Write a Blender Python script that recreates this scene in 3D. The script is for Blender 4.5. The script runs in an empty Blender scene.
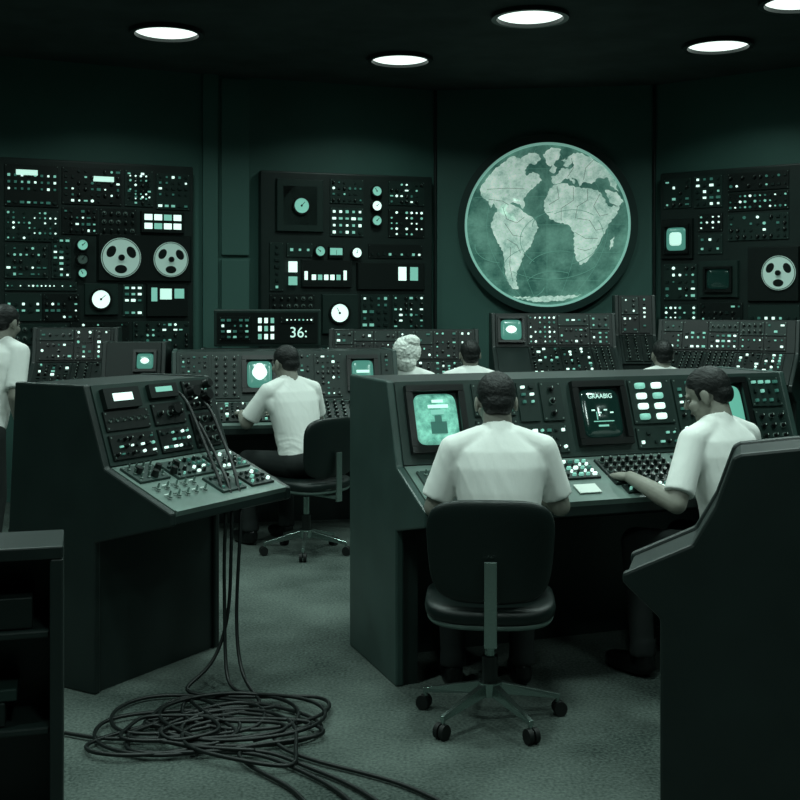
import bpy, math, random
from mathutils import Vector, Matrix, noise
rnd = random.Random(7)
scene = bpy.context.scene
scene.view_settings.view_transform = 'Standard'

def lin(c):
    out=[]
    for v in c:
        v/=255.0
        out.append(v/12.92 if v<=0.04045 else ((v+0.055)/1.055)**2.4)
    return out
MATS={}
def mat(name, rgb, rough=0.6, metal=0.0, emit=None, estr=0.0, noise_scale=None, noise_amt=0.25, bump=0.0, bump_scale=200, spec=0.4, sample_emit=False, stretch=None):
    m=bpy.data.materials.new(name); m.use_nodes=True
    nt=m.node_tree; b=nt.nodes['Principled BSDF']
    c=lin(rgb)
    b.inputs['Base Color'].default_value=(*c,1)
    b.inputs['Roughness'].default_value=rough
    b.inputs['Metallic'].default_value=metal
    b.inputs['Specular IOR Level'].default_value=spec
    tc=nt.nodes.new('ShaderNodeTexCoord')
    if noise_scale:
        n=nt.nodes.new('ShaderNodeTexNoise'); n.inputs['Scale'].default_value=noise_scale; n.inputs['Detail'].default_value=6
        nt.links.new(tc.outputs['Object'],n.inputs['Vector'])
        r=nt.nodes.new('ShaderNodeValToRGB')
        r.color_ramp.elements[0].position=0.3; r.color_ramp.elements[1].position=0.7
        r.color_ramp.elements[0].color=(*[x*(1-noise_amt) for x in c],1)
        r.color_ramp.elements[1].color=(*[min(1,x*(1+noise_amt)) for x in c],1)
        nt.links.new(n.outputs['Fac'],r.inputs['Fac'])
        nt.links.new(r.outputs['Color'],b.inputs['Base Color'])
    if bump:
        n2=nt.nodes.new('ShaderNodeTexNoise'); n2.inputs['Scale'].default_value=bump_scale; n2.inputs['Detail'].default_value=4
        if stretch:
            mp=nt.nodes.new('ShaderNodeMapping'); mp.inputs['Scale'].default_value=stretch
            nt.links.new(tc.outputs['Object'],mp.inputs['Vector']); nt.links.new(mp.outputs['Vector'],n2.inputs['Vector'])
        else:
            nt.links.new(tc.outputs['Object'],n2.inputs['Vector'])
        bp=nt.nodes.new('ShaderNodeBump'); bp.inputs['Strength'].default_value=bump; bp.inputs['Distance'].default_value=0.01
        nt.links.new(n2.outputs['Fac'],bp.inputs['Height']); nt.links.new(bp.outputs['Normal'],b.inputs['Normal'])
    if emit:
        b.inputs['Emission Color'].default_value=(*lin(emit),1)
        b.inputs['Emission Strength'].default_value=estr
        if not sample_emit:
            try: m.cycles.emission_sampling='NONE'
            except Exception: pass
    MATS[name]=m
    return m
mat('wall_paint',(56,91,84),0.65,noise_scale=1.2,noise_amt=0.14,bump=0.1,bump_scale=120)
mat('trim_paint',(62,97,90),0.6)
mat('ceiling_paint',(52,60,58),0.9,noise_scale=3,noise_amt=0.3)
mat('console_side',(49,68,64),0.38,noise_scale=5,noise_amt=0.18,spec=0.5)
mat('console_dark',(24,35,33),0.42,noise_scale=5,noise_amt=0.2,spec=0.5)
mat('panel_grey',(38,55,51),0.4,noise_scale=10,noise_amt=0.1)
mat('panel_dark',(18,29,27),0.45)
mat('desk_metal',(100,118,112),0.35,noise_scale=9,noise_amt=0.16)
mat('rack_face',(21,35,32),0.45,noise_scale=6,noise_amt=0.2)
mat('module_a',(28,45,41),0.4)
mat('module_b',(13,22,20),0.4)
mat('knob_black',(11,16,15),0.3,spec=0.6)
mat('key_grey',(88,106,100),0.5)
mat('label_white',(190,206,199),0.5)
mat('chrome',(150,168,162),0.25,metal=0.9)
mat('screw',(120,136,130),0.4,metal=0.6)
mat('lamp_bright',(200,216,209),0.4,emit=(204,240,228),estr=1.25)
mat('lamp_mid',(120,172,158),0.4,emit=(118,186,168),estr=0.75)
mat('lamp_dim',(60,102,93),0.4,emit=(50,102,91),estr=0.5)
mat('key_off',(22,38,35),0.4)
mat('vinyl_dark',(15,26,24),0.38,bump=0.15,bump_scale=300)
mat('rubber',(12,16,15),0.6)
mat('cable_black',(12,18,17),0.45)
mat('shirt_white',(240,242,238),0.88,bump=0.16,bump_scale=24,stretch=(1.6,1.6,0.7),spec=0.1)
mat('trousers',(20,27,26),0.85)
mat('skin',(136,134,125),0.5,noise_scale=20,noise_amt=0.08,spec=0.35)
mat('lips',(100,94,88),0.5)
mat('eye_white',(160,165,160),0.3)
mat('eye_dark',(15,18,18),0.2)
mat('hair_dark',(13,17,16),0.55,bump=0.5,bump_scale=90,stretch=(1,0.3,1))
mat('hair_white',(238,242,236),0.8,bump=0.8,bump_scale=40,stretch=(1,0.3,1))
mat('shoe_black',(12,14,14),0.3)
mat('reel_metal_glow',(190,208,201),0.4,metal=0.0,emit=(134,170,158),estr=0.4)  # faint emission put into the colour to brighten the reels, which hold no lamp
mat('lens_glass',(230,240,235),0.3,emit=(225,245,236),estr=1.6,noise_scale=12)
mat('crt_glow',(40,90,78),0.2,emit=(104,184,162),estr=0.85,spec=0.7)
mat('crt_dark',(14,26,23),0.12,emit=(14,44,38),estr=0.5,spec=0.8)
mat('crt_mid',(30,70,62),0.2,emit=(88,160,143),estr=0.65,spec=0.7)
mat('crt_text',(180,216,207),0.5,emit=(188,232,217),estr=0.95)
mat('map_frame',(30,54,50),0.4)
mat('map_lip',(120,176,164),0.4,emit=(134,190,174),estr=0.6)
mat('map_line',(110,168,152),0.5,emit=(112,170,152),estr=0.3)
mat('map_line_dark',(30,70,62),0.5,emit=(30,72,62),estr=0.3)
mat('paper',(215,223,216),0.7)

def emissive_noise(name,c0,c1,scale,st,p0=0.35,p1=0.65,det=8,rg=0.7):
    m=bpy.data.materials.new(name); m.use_nodes=True; nt=m.node_tree; b=nt.nodes['Principled BSDF']
    tc=nt.nodes.new('ShaderNodeTexCoord'); n=nt.nodes.new('ShaderNodeTexNoise'); n.inputs['Scale'].default_value=scale; n.inputs['Detail'].default_value=det; n.inputs['Roughness'].default_value=rg
    nt.links.new(tc.outputs['Object'],n.inputs['Vector'])
    r=nt.nodes.new('ShaderNodeValToRGB'); r.color_ramp.elements[0].position=p0; r.color_ramp.elements[1].position=p1
    r.color_ramp.elements[0].color=(*lin(c0),1); r.color_ramp.elements[1].color=(*lin(c1),1)
    nt.links.new(n.outputs['Fac'],r.inputs['Fac']); nt.links.new(r.outputs['Color'],b.inputs['Emission Color'])
    nt.links.new(r.outputs['Color'],b.inputs['Base Color'])
    b.inputs['Emission Strength'].default_value=st; b.inputs['Roughness'].default_value=0.5
    m.cycles.emission_sampling='NONE'
    MATS[name]=m
emissive_noise('map_ocean',(44,88,78),(98,146,131),4,0.62,0.38,0.66)
emissive_noise('map_land',(96,146,131),(215,235,224),9,0.76,0.32,0.70,10,0.8)
emissive_noise('crt_picture',(34,102,87),(132,204,183),9,0.9)

# floor carpet
m=mat('floor_carpet',(96,112,104),0.95,spec=0.1)
nt=m.node_tree; b=nt.nodes['Principled BSDF']; tc=nt.nodes.new('ShaderNodeTexCoord')
n1=nt.nodes.new('ShaderNodeTexNoise'); n1.inputs['Scale'].default_value=1.6; n1.inputs['Detail'].default_value=5
n2=nt.nodes.new('ShaderNodeTexNoise'); n2.inputs['Scale'].default_value=85; n2.inputs['Detail'].default_value=3
for n in (n1,n2): nt.links.new(tc.outputs['Object'],n.inputs['Vector'])
mx=nt.nodes.new('ShaderNodeMath'); mx.operation='MULTIPLY_ADD'; mx.inputs[1].default_value=0.5
nt.links.new(n2.outputs['Fac'],mx.inputs[0]); 
m2=nt.nodes.new('ShaderNodeMath'); m2.operation='MULTIPLY'; m2.inputs[1].default_value=0.58
nt.links.new(n1.outputs['Fac'],m2.inputs[0]); nt.links.new(m2.outputs[0],mx.inputs[2])
r=nt.nodes.new('ShaderNodeValToRGB'); r.color_ramp.elements[0].position=0.37; r.color_ramp.elements[1].position=0.72
r.color_ramp.elements[0].color=(*lin((40,50,47)),1); r.color_ramp.elements[1].color=(*lin((102,112,107)),1)
nt.links.new(mx.outputs[0],r.inputs['Fac']); nt.links.new(r.outputs['Color'],b.inputs['Base Color'])
bp=nt.nodes.new('ShaderNodeBump'); bp.inputs['Strength'].default_value=0.6; bp.inputs['Distance'].default_value=0.01
nt.links.new(n2.outputs['Fac'],bp.inputs['Height']); nt.links.new(bp.outputs['Normal'],b.inputs['Normal'])

I4=Matrix.Identity(4)
class MB:
    def __init__(s): s.v=[]; s.f=[]; s.m=[]; s.sm=[]
    def add(s,vs,fs,mt,M=I4,smooth=False):
        o=len(s.v)
        for v in vs: s.v.append(M@Vector(v))
        for f in fs:
            s.f.append([i+o for i in f]); s.m.append(mt); s.sm.append(smooth)
    def box(s,c,d,mt,M=I4,taper=1.0):
        x,y,z=c; a,b_,h=d[0]/2,d[1]/2,d[2]/2; t=taper
        vs=[(x-a,y-b_,z-h),(x+a,y-b_,z-h),(x+a,y+b_,z-h),(x-a,y+b_,z-h),
            (x-a*t,y-b_*t,z+h),(x+a*t,y-b_*t,z+h),(x+a*t,y+b_*t,z+h),(x-a*t,y+b_*t,z+h)]
        s.add(vs,[(3,2,1,0),(4,5,6,7),(0,1,5,4),(1,2,6,5),(2,3,7,6),(3,0,4,7)],mt,M)
    def cyl(s,c,r,h,mt,M=I4,n=12,r2=None,smooth=False):
        r2=r if r2 is None else r2
        vs=[];x,y,z=c
        for k,(rr,zz) in enumerate(((r,z),(r2,z+h))):
            for i in range(n):
                a=2*math.pi*i/n; vs.append((x+rr*math.cos(a),y+rr*math.sin(a),zz))
        fs=[[i,(i+1)%n,n+(i+1)%n,n+i] for i in range(n)]
        s.add(vs,fs,mt,M,True); s.add(vs,[list(range(n))[::-1],[n+i for i in range(n)]],mt,M)
    def ring(s,c,ri,ro,h,mt,M=I4,n=24):
        x,y,z=c; vs=[]
        for rr,zz in ((ri,z),(ro,z),(ro,z+h),(ri,z+h)):
            for i in range(n):
                a=2*math.pi*i/n; vs.append((x+rr*math.cos(a),y+rr*math.sin(a),zz))
        fs=[]
        for k in range(4):
            k2=(k+1)%4
            for i in range(n):
                j=(i+1)%n; fs.append([k*n+i,k*n+j,k2*n+j,k2*n+i])
        s.add(vs,fs,mt,M)
    def prism(s,poly,z0,z1,mt,M=I4):
        n=len(poly)
        vs=[(p[0],p[1],z0) for p in poly]+[(p[0],p[1],z1) for p in poly]
        fs=[[i,(i+1)%n,n+(i+1)%n,n+i] for i in range(n)]+[list(range(n))[::-1],[n+i for i in range(n)]]
        s.add(vs,fs,mt,M)
    def sel(s,c,r,mt,M=I4,e1=1.0,e2=1.0,nu=20,nv=12,fn=None):
        def p(t,e): return math.copysign(abs(t)**e,t)
        vs=[];
        for j in range(nv+1):
            ph=-math.pi/2+math.pi*j/nv
            for i in range(nu):
                th=2*math.pi*i/nu
                v=Vector((c[0]+r[0]*p(math.cos(ph),e1)*p(math.cos(th),e2), c[1]+r[1]*p(math.cos(ph),e1)*p(math.sin(th),e2), c[2]+r[2]*p(math.sin(ph),e1)))
                if fn: v=fn(v)
                vs.append(v)
        fs=[]
        for j in range(nv):
            for i in range(nu):
                fs.append([j*nu+i,j*nu+(i+1)%nu,(j+1)*nu+(i+1)%nu,(j+1)*nu+i])
        fs.append(list(range(nu))[::-1]); fs.append([nv*nu+i for i in range(nu)])
        s.add(vs,fs,mt,M,True)
    def obj(s,name,parent=None,bevel=0,loc=None,rotz=0):
        me=bpy.data.meshes.new(name); me.from_pydata([tuple(v) for v in s.v],[],s.f)
        names=[]
        for x in s.m:
            if x not in names: names.append(x)
        for x in names: me.materials.append(MATS[x])
        me.polygons.foreach_set('material_index',[names.index(x) for x in s.m])
        me.polygons.foreach_set('use_smooth',s.sm)
        me.update()
        o=bpy.data.objects.new(name,me); scene.collection.objects.link(o)
        if parent: o.parent=parent
        if loc: o.location=loc; o.rotation_euler=(0,0,rotz)
        if bevel:
            bv=o.modifiers.new('bevel','BEVEL'); bv.width=bevel; bv.segments=2; bv.limit_method='ANGLE'
        return o
def empty(name,loc,rotz=0):
    e=bpy.data.objects.new(name,None); scene.collection.objects.link(e); e.location=loc; e.rotation_euler=(0,0,rotz); e.empty_display_size=0.2
    return e
def text(body,size,M,mt,parent,name,align='CENTER'):
    cu=bpy.data.curves.new(name,'FONT'); cu.body=body; cu.size=size; cu.align_x=align; cu.align_y='CENTER'; cu.extrude=0.0006
    cu.materials.append(MATS[mt])
    o=bpy.data.objects.new(name,cu); scene.collection.objects.link(o); o.parent=parent; o.matrix_local=M
    return o

# ---------------- panel detailing ----------------
def lampmat(w=(0.16,0.2,0.24)):
    t=rnd.random()
    if t<w[0]: return 'lamp_bright'
    if t<w[0]+w[1]: return 'lamp_mid'
    if t<w[0]+w[1]+w[2]: return 'lamp_dim'
    return 'key_off'
def fill(mb,M,x,y,w,h,kind,pitch=0.05,wt=(0.16,0.2,0.24),plate='module_a'):
    if plate: mb.box((x+w/2,y+h/2,0.004),(w-0.008,h-0.008,0.012),plate,M,0.99)
    if plate and w>0.1:
        for sx in (x+0.014,x+w-0.014):
            for sy in (y+0.014,y+h-0.014): mb.cyl((sx,sy,0.009),0.004,0.003,'screw',M,6)
    nx=max(1,int((w-0.03)/pitch)); ny=max(1,int((h-0.02)/pitch))
    px=(w-0.02)/nx; py=(h-0.02)/ny
    for j in range(ny):
        rowk=rnd.random()
        for i in range(nx):
            cx=x+0.01+(i+.5)*px; cy=y+0.01+(j+.5)*py; z=0.012
            if kind=='btn':
                if rowk<0.12: continue
                lm=lampmat(wt); k_=rnd.uniform(.75,1.1)
                mb.box((cx,cy,z+0.003),(pitch*(0.42+0.25*(rowk>.6))*k_,pitch*0.42*k_,0.014),lm,M,0.9)
            elif kind=='led':
                if rnd.random()<0.8: mb.cyl((cx,cy,z-0.004),pitch*rnd.choice((0.16,0.2,0.26)),0.012,lampmat(wt),M,8)
            elif kind=='knob':
                mb.cyl((cx,cy,z-0.004),pitch*0.34,0.006,'key_off' if rnd.random()<.6 else 'key_grey',M,12)
                mb.cyl((cx,cy,z),pitch*0.25,0.02,'knob_black',M,10,pitch*0.2)
                mb.box((cx,cy+pitch*.1,z+0.021),(0.003,pitch*.18,0.002),'label_white',M)
            elif kind=='toggle':
                mb.cyl((cx,cy,z-0.004),pitch*0.2,0.006,'screw',M,8)
                mb.box((cx,cy+0.004,z+0.01),(0.006,0.008,0.022),'chrome',M,0.7)
                mb.box((cx,cy+pitch*.38,z-0.004),(pitch*.5,0.006,0.003),'label_white' if rnd.random()<.5 else 'key_grey',M)
            elif kind=='mix':
                t=rnd.random()
                if t<0.32: mb.box((cx,cy,z),(pitch*rnd.uniform(.35,.75),pitch*rnd.uniform(.25,.5),0.014),lampmat(wt),M,0.9)
                elif t<0.55: mb.cyl((cx,cy,z-0.004),pitch*rnd.uniform(.14,.28),0.012,lampmat(wt),M,8)
                elif t<0.80:
                    mb.cyl((cx,cy,z-0.003),pitch*0.33,0.018,'knob_black',M,10,pitch*0.26)
                    mb.box((cx,cy+pitch*.08,z+0.016),(0.003,pitch*.2,0.002),'label_white',M)
                else: mb.box((cx,cy,z-0.005),(pitch*0.75,pitch*0.12,0.004),'label_white' if rnd.random()<.4 else 'key_grey',M)
def meter(mb,M,cx,cy,w,h):
    mb.box((cx,cy,0.012),(w,h,0.022),'knob_black',M,0.94)
    mb.box((cx,cy+h*.08,0.0235),(w*.8,h*.6,0.002),'lamp_mid',M)
    R=Matrix.Translation((cx,cy-h*.2,0.026))@Matrix.Rotation(rnd.uniform(-.7,.7),4,'Z')
    mb.box((0,h*.2,0),(0.003,h*.42,0.002),'knob_black',M@R)
def dial(mb,M,cx,cy,r,face='lamp_bright'):
    mb.ring((cx,cy,0.0),r,r*1.25,0.045,'knob_black',M,20)
    mb.cyl((cx,cy,0.0),r,0.036,face,M,20)
    R=Matrix.Translation((cx,cy,0.037))@Matrix.Rotation(rnd.uniform(-1,1),4,'Z')
    mb.box((0,r*.35,0),(0.005,r*.7,0.002),'knob_black',M@R)
    mb.cyl((cx,cy,0.036),r*.14,0.004,'knob_black',M,10)
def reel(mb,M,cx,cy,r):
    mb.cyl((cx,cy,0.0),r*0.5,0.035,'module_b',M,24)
    mb.cyl((cx,cy,0.035),r,0.008,'reel_metal_glow',M,36)
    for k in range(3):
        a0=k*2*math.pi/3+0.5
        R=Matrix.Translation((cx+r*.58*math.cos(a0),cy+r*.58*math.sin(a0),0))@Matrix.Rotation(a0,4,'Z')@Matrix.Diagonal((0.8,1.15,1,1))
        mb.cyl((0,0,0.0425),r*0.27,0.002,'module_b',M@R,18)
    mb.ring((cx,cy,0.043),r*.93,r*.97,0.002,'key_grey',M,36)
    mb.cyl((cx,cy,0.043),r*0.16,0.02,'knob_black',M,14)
def crt(mb,M,cx,cy,w,h,glass='crt_glow',bez=0.03):
    for (dx,dy,ww,hh) in ((0,h/2+bez/2,w+2*bez,bez),(0,-h/2-bez/2,w+2*bez,bez),(w/2+bez/2,0,bez,h),(-w/2-bez/2,0,bez,h)):
        mb.box((cx+dx,cy+dy,0.012),(ww,hh,0.034),'knob_black',M,0.985)
    mb.box((cx,cy,0.001),(w,h,0.004),'panel_dark',M)
    mb.sel((cx,cy,0.004),(w*.47,h*.47,0.018),glass,M,0.7,0.35,28,10)

# ---------------- room ----------------
Hc=3.495
pts=[('left',(-4.4,-2.0),(-4.4,8.383)),('back_left',(-4.4,8.383),(-1.55,9.77)),('back_mid',(-1.55,9.77),(0.32,10.45)),
     ('back_map',(0.32,10.45),(2.26,10.2)),('back_right',(2.26,10.2),(4.4,8.5)),('right',(4.4,8.5),(4.4,-2.0)),('front',(4.4,-2.0),(-4.4,-2.0))]
def wallM(p0,p1):
    a=Vector((*p0,0)); b_=Vector((*p1,0)); x=(b_-a).normalized(); z=Vector((x.y,-x.x,0)); y=Vector((0,0,1))
    M=Matrix.Identity(4)
    for i in range(3): M[i][0]=x[i]; M[i][1]=y[i]; M[i][2]=z[i]; M[i][3]=a[i]
    return M,(b_-a).length
WM={}
for nm,p0,p1 in pts:
    M,L=wallM(p0,p1); WM[nm]=(M,L)
    mb=MB(); mb.box((L/2,Hc/2,-0.06),(L+0.08,Hc,0.12),'wall_paint',M); mb.obj('wall_'+nm)
    mb=MB(); mb.box((L/2,0.05,0.008),(L-0.02,0.10,0.016),'trim_paint',M); mb.obj('baseboard_'+nm)
poly=[p0 for _,p0,_ in pts][::-1]
mb=MB(); mb.prism(poly,-0.1,0.0,'floor_carpet'); mb.obj('floor')
mb=MB(); mb.prism(poly,Hc,Hc+0.1,'ceiling_paint'); mb.obj('ceiling')
k=1
for x,y in ((0.32,10.43),(2.25,10.18)):
    mb=MB(); mb.cyl((x,y,0.0),0.014,Hc,'panel_dark',n=8); mb.obj('trim_%d'%k); k+=1
mb=MB(); M=WM['back_left'][0]; L=WM['back_left'][1]
mb.box((L-0.07,Hc/2,0.015),(0.13,Hc,0.03),'trim_paint',M); mb.obj('trim_%d'%k); k+=1
mb=MB(); M=WM['back_mid'][0]
mb.box((0.15,2.72,0.012),(0.24,1.5,0.024),'trim_paint',M); mb.box((0.15,0.97,0.012),(0.24,1.92,0.024),'trim_paint',M); mb.obj('trim_%d'%k,bevel=0.004); k+=1

# ---------------- ceiling lights ----------------
spots=[(-1.66,8.18),(0.0,9.08),(0.874,7.73),(2.375,8.59),(2.56,7.35),(-3.3,7.3),
       (-0.5,5.9),(1.6,5.6),(-2.3,5.2),(0.5,3.9),(-1.2,3.4),(2.6,4.0),(0.2,1.2),(-2.6,2.0),(2.4,1.4)]
for i,(x,y) in enumerate(spots):
    mb=MB()
    mb.ring((0,0,-0.03),0.225,0.26,0.03,'console_dark',n=40)
    mb.sel((0,0,-0.004),(0.222,0.222,0.018),'lens_glass',nu=36,nv=8)
    o=mb.obj('recessed_ceiling_light',loc=(x,y,Hc))
    ld=bpy.data.lights.new('downlight_bulb','AREA'); ld.shape='DISK'; ld.size=0.36; ld.energy=20; ld.color=(0.76,1.0,0.92); ld.spread=math.radians(140)
    lo=bpy.data.objects.new('downlight_bulb',ld); scene.collection.objects.link(lo); lo.parent=o; lo.location=(0,0,-0.034)
    if y<5 : ld.energy=20
    if y>8: ld.energy=13.5

# ---------------- wall racks ----------------
def rack(name,wall,x0,W,H,ztop,feats,sc,extra=None,xoff=0.0):
    M,L=WM[wall]
    P=M@Matrix.Translation((x0,ztop,0.002))
    e=bpy.data.objects.new(name,None); scene.collection.objects.link(e); e.matrix_world=P
    b0=MB(); b0.box((xoff+W/2,-H/2,0.05),(W,H,0.10),'rack_face'); b0.obj('cabinet',e,bevel=0.015)
    F=Matrix.Translation((0,0,0.10)); mb=MB()
    for f in feats:
        kd,x,y=f[0],f[1]*sc,-f[2]*sc
        if kd in('btn','led','knob','mix','toggle'):
            w,h=f[3]*sc,f[4]*sc; fill(mb,F,x,y-h,w,h,kd,f[5]*sc*0.76,f[6] if len(f)>6 else (0.17,0.2,0.24),rnd.choice(['module_a','module_b']))
        elif kd=='tag': mb.box((x+f[3]*sc/2,y-f[4]*sc/2,0.022),(f[3]*sc,f[4]*sc,0.02),f[5],F)
        elif kd=='reel': reel(mb,F,x,y,f[3]*sc)
        elif kd=='dial': dial(mb,F,x,y,f[3]*sc,f[4])
        elif kd=='crt':
            G=F@Matrix.Translation((0,0,0.026)); crt(mb,G,x,y,f[3]*sc,f[4]*sc,f[5],0.02)
            if f[5]=='crt_mid': mb.sel((x,y,0.021),(f[3]*sc*.3,f[4]*sc*.28,0.003),'crt_text',G,0.6,0.5,14,6)
        elif kd=='meter': meter(mb,F,x,y,f[3]*sc,f[4]*sc)
        elif kd=='plate': mb.box((x+f[3]*sc/2,y-f[4]*sc/2,0.012),(f[3]*sc,f[4]*sc,0.03),f[5],F,0.95)
    mb.obj('control_modules',e)
    return e,F
d=(0.12,0.14,0.3); br=(0.5,0.3,0.1)
e,F=rack('instrument_rack','back_left',1.412,2.02,1.70,2.695,[
 ('btn',2,6,52,42,7.5),('tag',13,12,20,5,'crt_text'),('mix',56,6,60,38,7.5,d),('tag',87,15,20,5,'crt_text'),
 ('mix',118,6,30,38,7),('btn',150,8,36,38,7.5,d),('led',120,9,24,30,6,br),
 ('led',2,50,52,32,6),('mix',56,46,36,28,7),('knob',93,46,38,28,9),('plate',134,48,46,22,'module_b'),
 ('tag',138,51,8,6,'lamp_bright'),('tag',148,51,8,6,'lamp_bright'),('tag',158,51,8,6,'lamp_mid'),('tag',168,51,8,6,'lamp_bright'),
 ('tag',138,60,8,6,'lamp_bright'),('tag',148,60,8,6,'lamp_mid'),('tag',158,60,8,6,'lamp_bright'),('tag',168,60,8,6,'lamp_bright'),
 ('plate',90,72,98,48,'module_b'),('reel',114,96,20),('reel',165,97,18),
 ('mix',2,84,42,34,7),('btn',46,76,20,42,7),('dial',76,84,5,'lamp_mid'),('dial',76,98,5,'key_grey'),('dial',76,112,4,'lamp_mid'),
 ('led',2,120,70,10,5,br),('btn',2,132,36,28,8,d),('mix',38,132,36,28,7),('plate',78,122,34,32,'module_a'),('dial',94,138,9,'lamp_bright'),
 ('btn',116,122,22,34,8,br),('plate',140,122,44,34,'module_b'),('tag',145,126,6,14,'lamp_mid'),('tag',154,127,12,11,'crt_text'),('tag',169,127,10,10,'lamp_mid'),('led',142,142,40,14,5,br),
 ('knob',2,162,60,20,9),('led',64,160,60,22,6),('mix',126,160,60,40,7),('mix',2,184,120,22,7),
 ('btn',-60,6,58,60,8),('mix',-60,70,58,60,8),('led',-60,134,58,60,7)],0.008,xoff=-0.5)
e,F=rack('instrument_rack','back_mid',0.349,1.575,1.70,2.695,[
 ('plate',14,7,46,50,'module_a'),('plate',20,13,34,38,'module_b'),('dial',38,32,7,'lamp_mid'),
 ('mix',66,5,34,24,6,d),('btn',66,32,34,28,8,br),('dial',112,16,4.5,'lamp_mid'),('dial',112,30,4.5,'lamp_bright'),('dial',112,44,4.5,'lamp_mid'),
 ('mix',124,5,38,24,6.5),('led',124,32,38,28,6,br),
 ('btn',8,66,14,46,8,d),('btn',24,66,26,14,8,br),('tag',26,84,8,10,'lamp_bright'),('tag',26,98,8,8,'lamp_mid'),('plate',38,82,50,26,'module_b'),
 ('dial',56,74,4.5,'lamp_mid'),('meter',72,75,15,11),('dial',92,75,4.5,'lamp_bright'),('btn',104,66,56,14,7),
 ('tag',41,93,3,8,'lamp_bright'),('tag',48,96,4,5,'lamp_bright'),('tag',54,96,4,5,'lamp_mid'),('tag',60,96,4,5,'lamp_bright'),('tag',66,96,4,5,'lamp_bright'),('tag',72,96,4,5,'lamp_mid'),('tag',79,92,3,9,'lamp_bright'),
 ('plate',92,84,70,26,'module_b'),('tag',134,88,8,13,'lamp_bright'),('tag',146,88,8,13,'lamp_mid'),('led',96,86,34,20,6,br),
 ('knob',8,114,44,16,8),('mix',8,132,44,28,7),('plate',58,114,36,38,'module_a'),('dial',75,132,8.5,'lamp_bright'),('btn',96,114,30,40,8,d),
 ('mix',128,114,34,40,6.5,br),('led',8,162,80,18,6),('btn',92,158,70,22,7)],0.00924)
e,F=rack('instrument_rack','back_right',0.098,2.2,1.70,2.695,[
 ('mix',4,6,30,30,7),('btn',36,5,30,32,7.5,d),('mix',70,5,60,18,7),('led',70,24,60,18,6),('mix',70,44,60,26,7.5,d),
 ('plate',2,46,34,40,'module_b'),('crt',19,66,22,24,'crt_mid'),('led',40,42,26,18,6,br),('btn',40,62,26,20,8,d),
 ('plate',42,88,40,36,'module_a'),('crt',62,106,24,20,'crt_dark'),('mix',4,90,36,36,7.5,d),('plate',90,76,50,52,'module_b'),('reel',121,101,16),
 ('btn',90,130,50,26,8),('mix',42,128,44,26,7),('led',4,130,36,26,6,br),('btn',4,158,60,26,7.5),('mix',68,158,70,26,7),
 ('btn',142,6,60,60,8),('mix',142,70,60,60,8),('led',142,134,60,50,7)],0.0088)

# ---------------- world map ----------------
M,L=WM['back_map']
xm=(Vector((1.319,10.32))-Vector((0.32,10.45))).length
P=M@Matrix.Translation((xm,2.263,0.002))
e=bpy.data.objects.new('illuminated_world_map',None); scene.collection.objects.link(e); e.matrix_world=P
mb=MB(); s=0.00897
mb.ring((0,0,0.0),0.735,0.80,0.07,'map_frame',n=96); mb.cyl((0,0,0.0),0.745,0.03,'map_ocean',n=96); mb.obj('housing',e)
mb=MB(); mb.ring((0,0,0.03),0.715,0.737,0.025,'map_lip',n=96); mb.obj('light_rim',e)
conts={
'n_america':[(-66,38),(-60,47),(-52,56),(-44,62),(-34,69),(-26,66),(-18,72),(-10,71),(-6,66),(-12,60),(-18,61),(-22,55),(-20,49),(-14,53),(-9,51),(-5,44),(-10,41),(-14,36),(-20,31),(-23,27),(-22,19),(-24,16),(-27,21),(-34,23),(-39,20),(-41,15),(-38,11),(-33,12),(-32,8),(-30,4),(-35,5),(-43,10),(-50,17),(-53,22),(-56,17),(-58,24),(-66,30)],
'greenland':[(-4,70),(4,77),(14,75),(12,66),(4,58),(-1,62)],
's_america':[(-47,18),(-40,22),(-29,18),(-20,11),(-11,4),(-8,-3),(-13,-12),(-16,-22),(-23,-29),(-26,-38),(-30,-46),(-31,-56),(-28,-64),(-34,-64),(-40,-54),(-42,-40),(-44,-26),(-51,-13),(-56,-2),(-53,9)],
'europe':[(5,42),(8,40),(14,42),(18,46),(22,46),(27,40),(28,43),(24,47),(30,44),(32,38),(36,42),(44,40),(50,46),(60,46),(62,38),(70,32),(66,46),(56,58),(44,66),(34,71),(26,71),(18,64),(16,59),(21,57),(25,63),(27,59),(22,55),(14,56),(10,50),(4,48)],
'britain':[(2,54),(6,61),(10,57),(7,51)],
'africa':[(6,39),(18,41),(28,37),(40,36),(50,34),(56,26),(60,18),(71,18),(68,9),(60,0),(57,-9),(52,-18),(45,-30),(38,-38),(32,-40),(28,-32),(26,-20),(27,-8),(21,0),(12,2),(4,5),(-2,13),(-3,24),(2,34)],
'arabia':[(57,34),(68,32),(75,22),(70,18),(62,21)],
'madagascar':[(62,-16),(66,-12),(65,-22),(61,-26)],
'iceland':[(14,64),(18,66),(17,62)],
'antarctica':[(-34,-72),(-10,-77),(14,-76),(34,-70),(16,-71),(-12,-72)],
'cuba':[(-34,27),(-26,25),(-27,23),(-34,25)]}
def rough_poly(p,seed):
    rr=random.Random(seed); out=[]
    n=len(p)
    for i in range(n):
        a=Vector(p[i]); b_=Vector(p[(i+1)%n]); out.append(tuple(a))
        d_=b_-a; nn=Vector((-d_.y,d_.x)); 
        st=max(1,int(d_.length/1.8))
        for q in range(1,st):
            t=q/st; o=a+d_*t+nn.normalized()*rr.uniform(-0.9,0.9) if d_.length>0 else a; out.append(tuple(o))
    return out
mb=MB()
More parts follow.
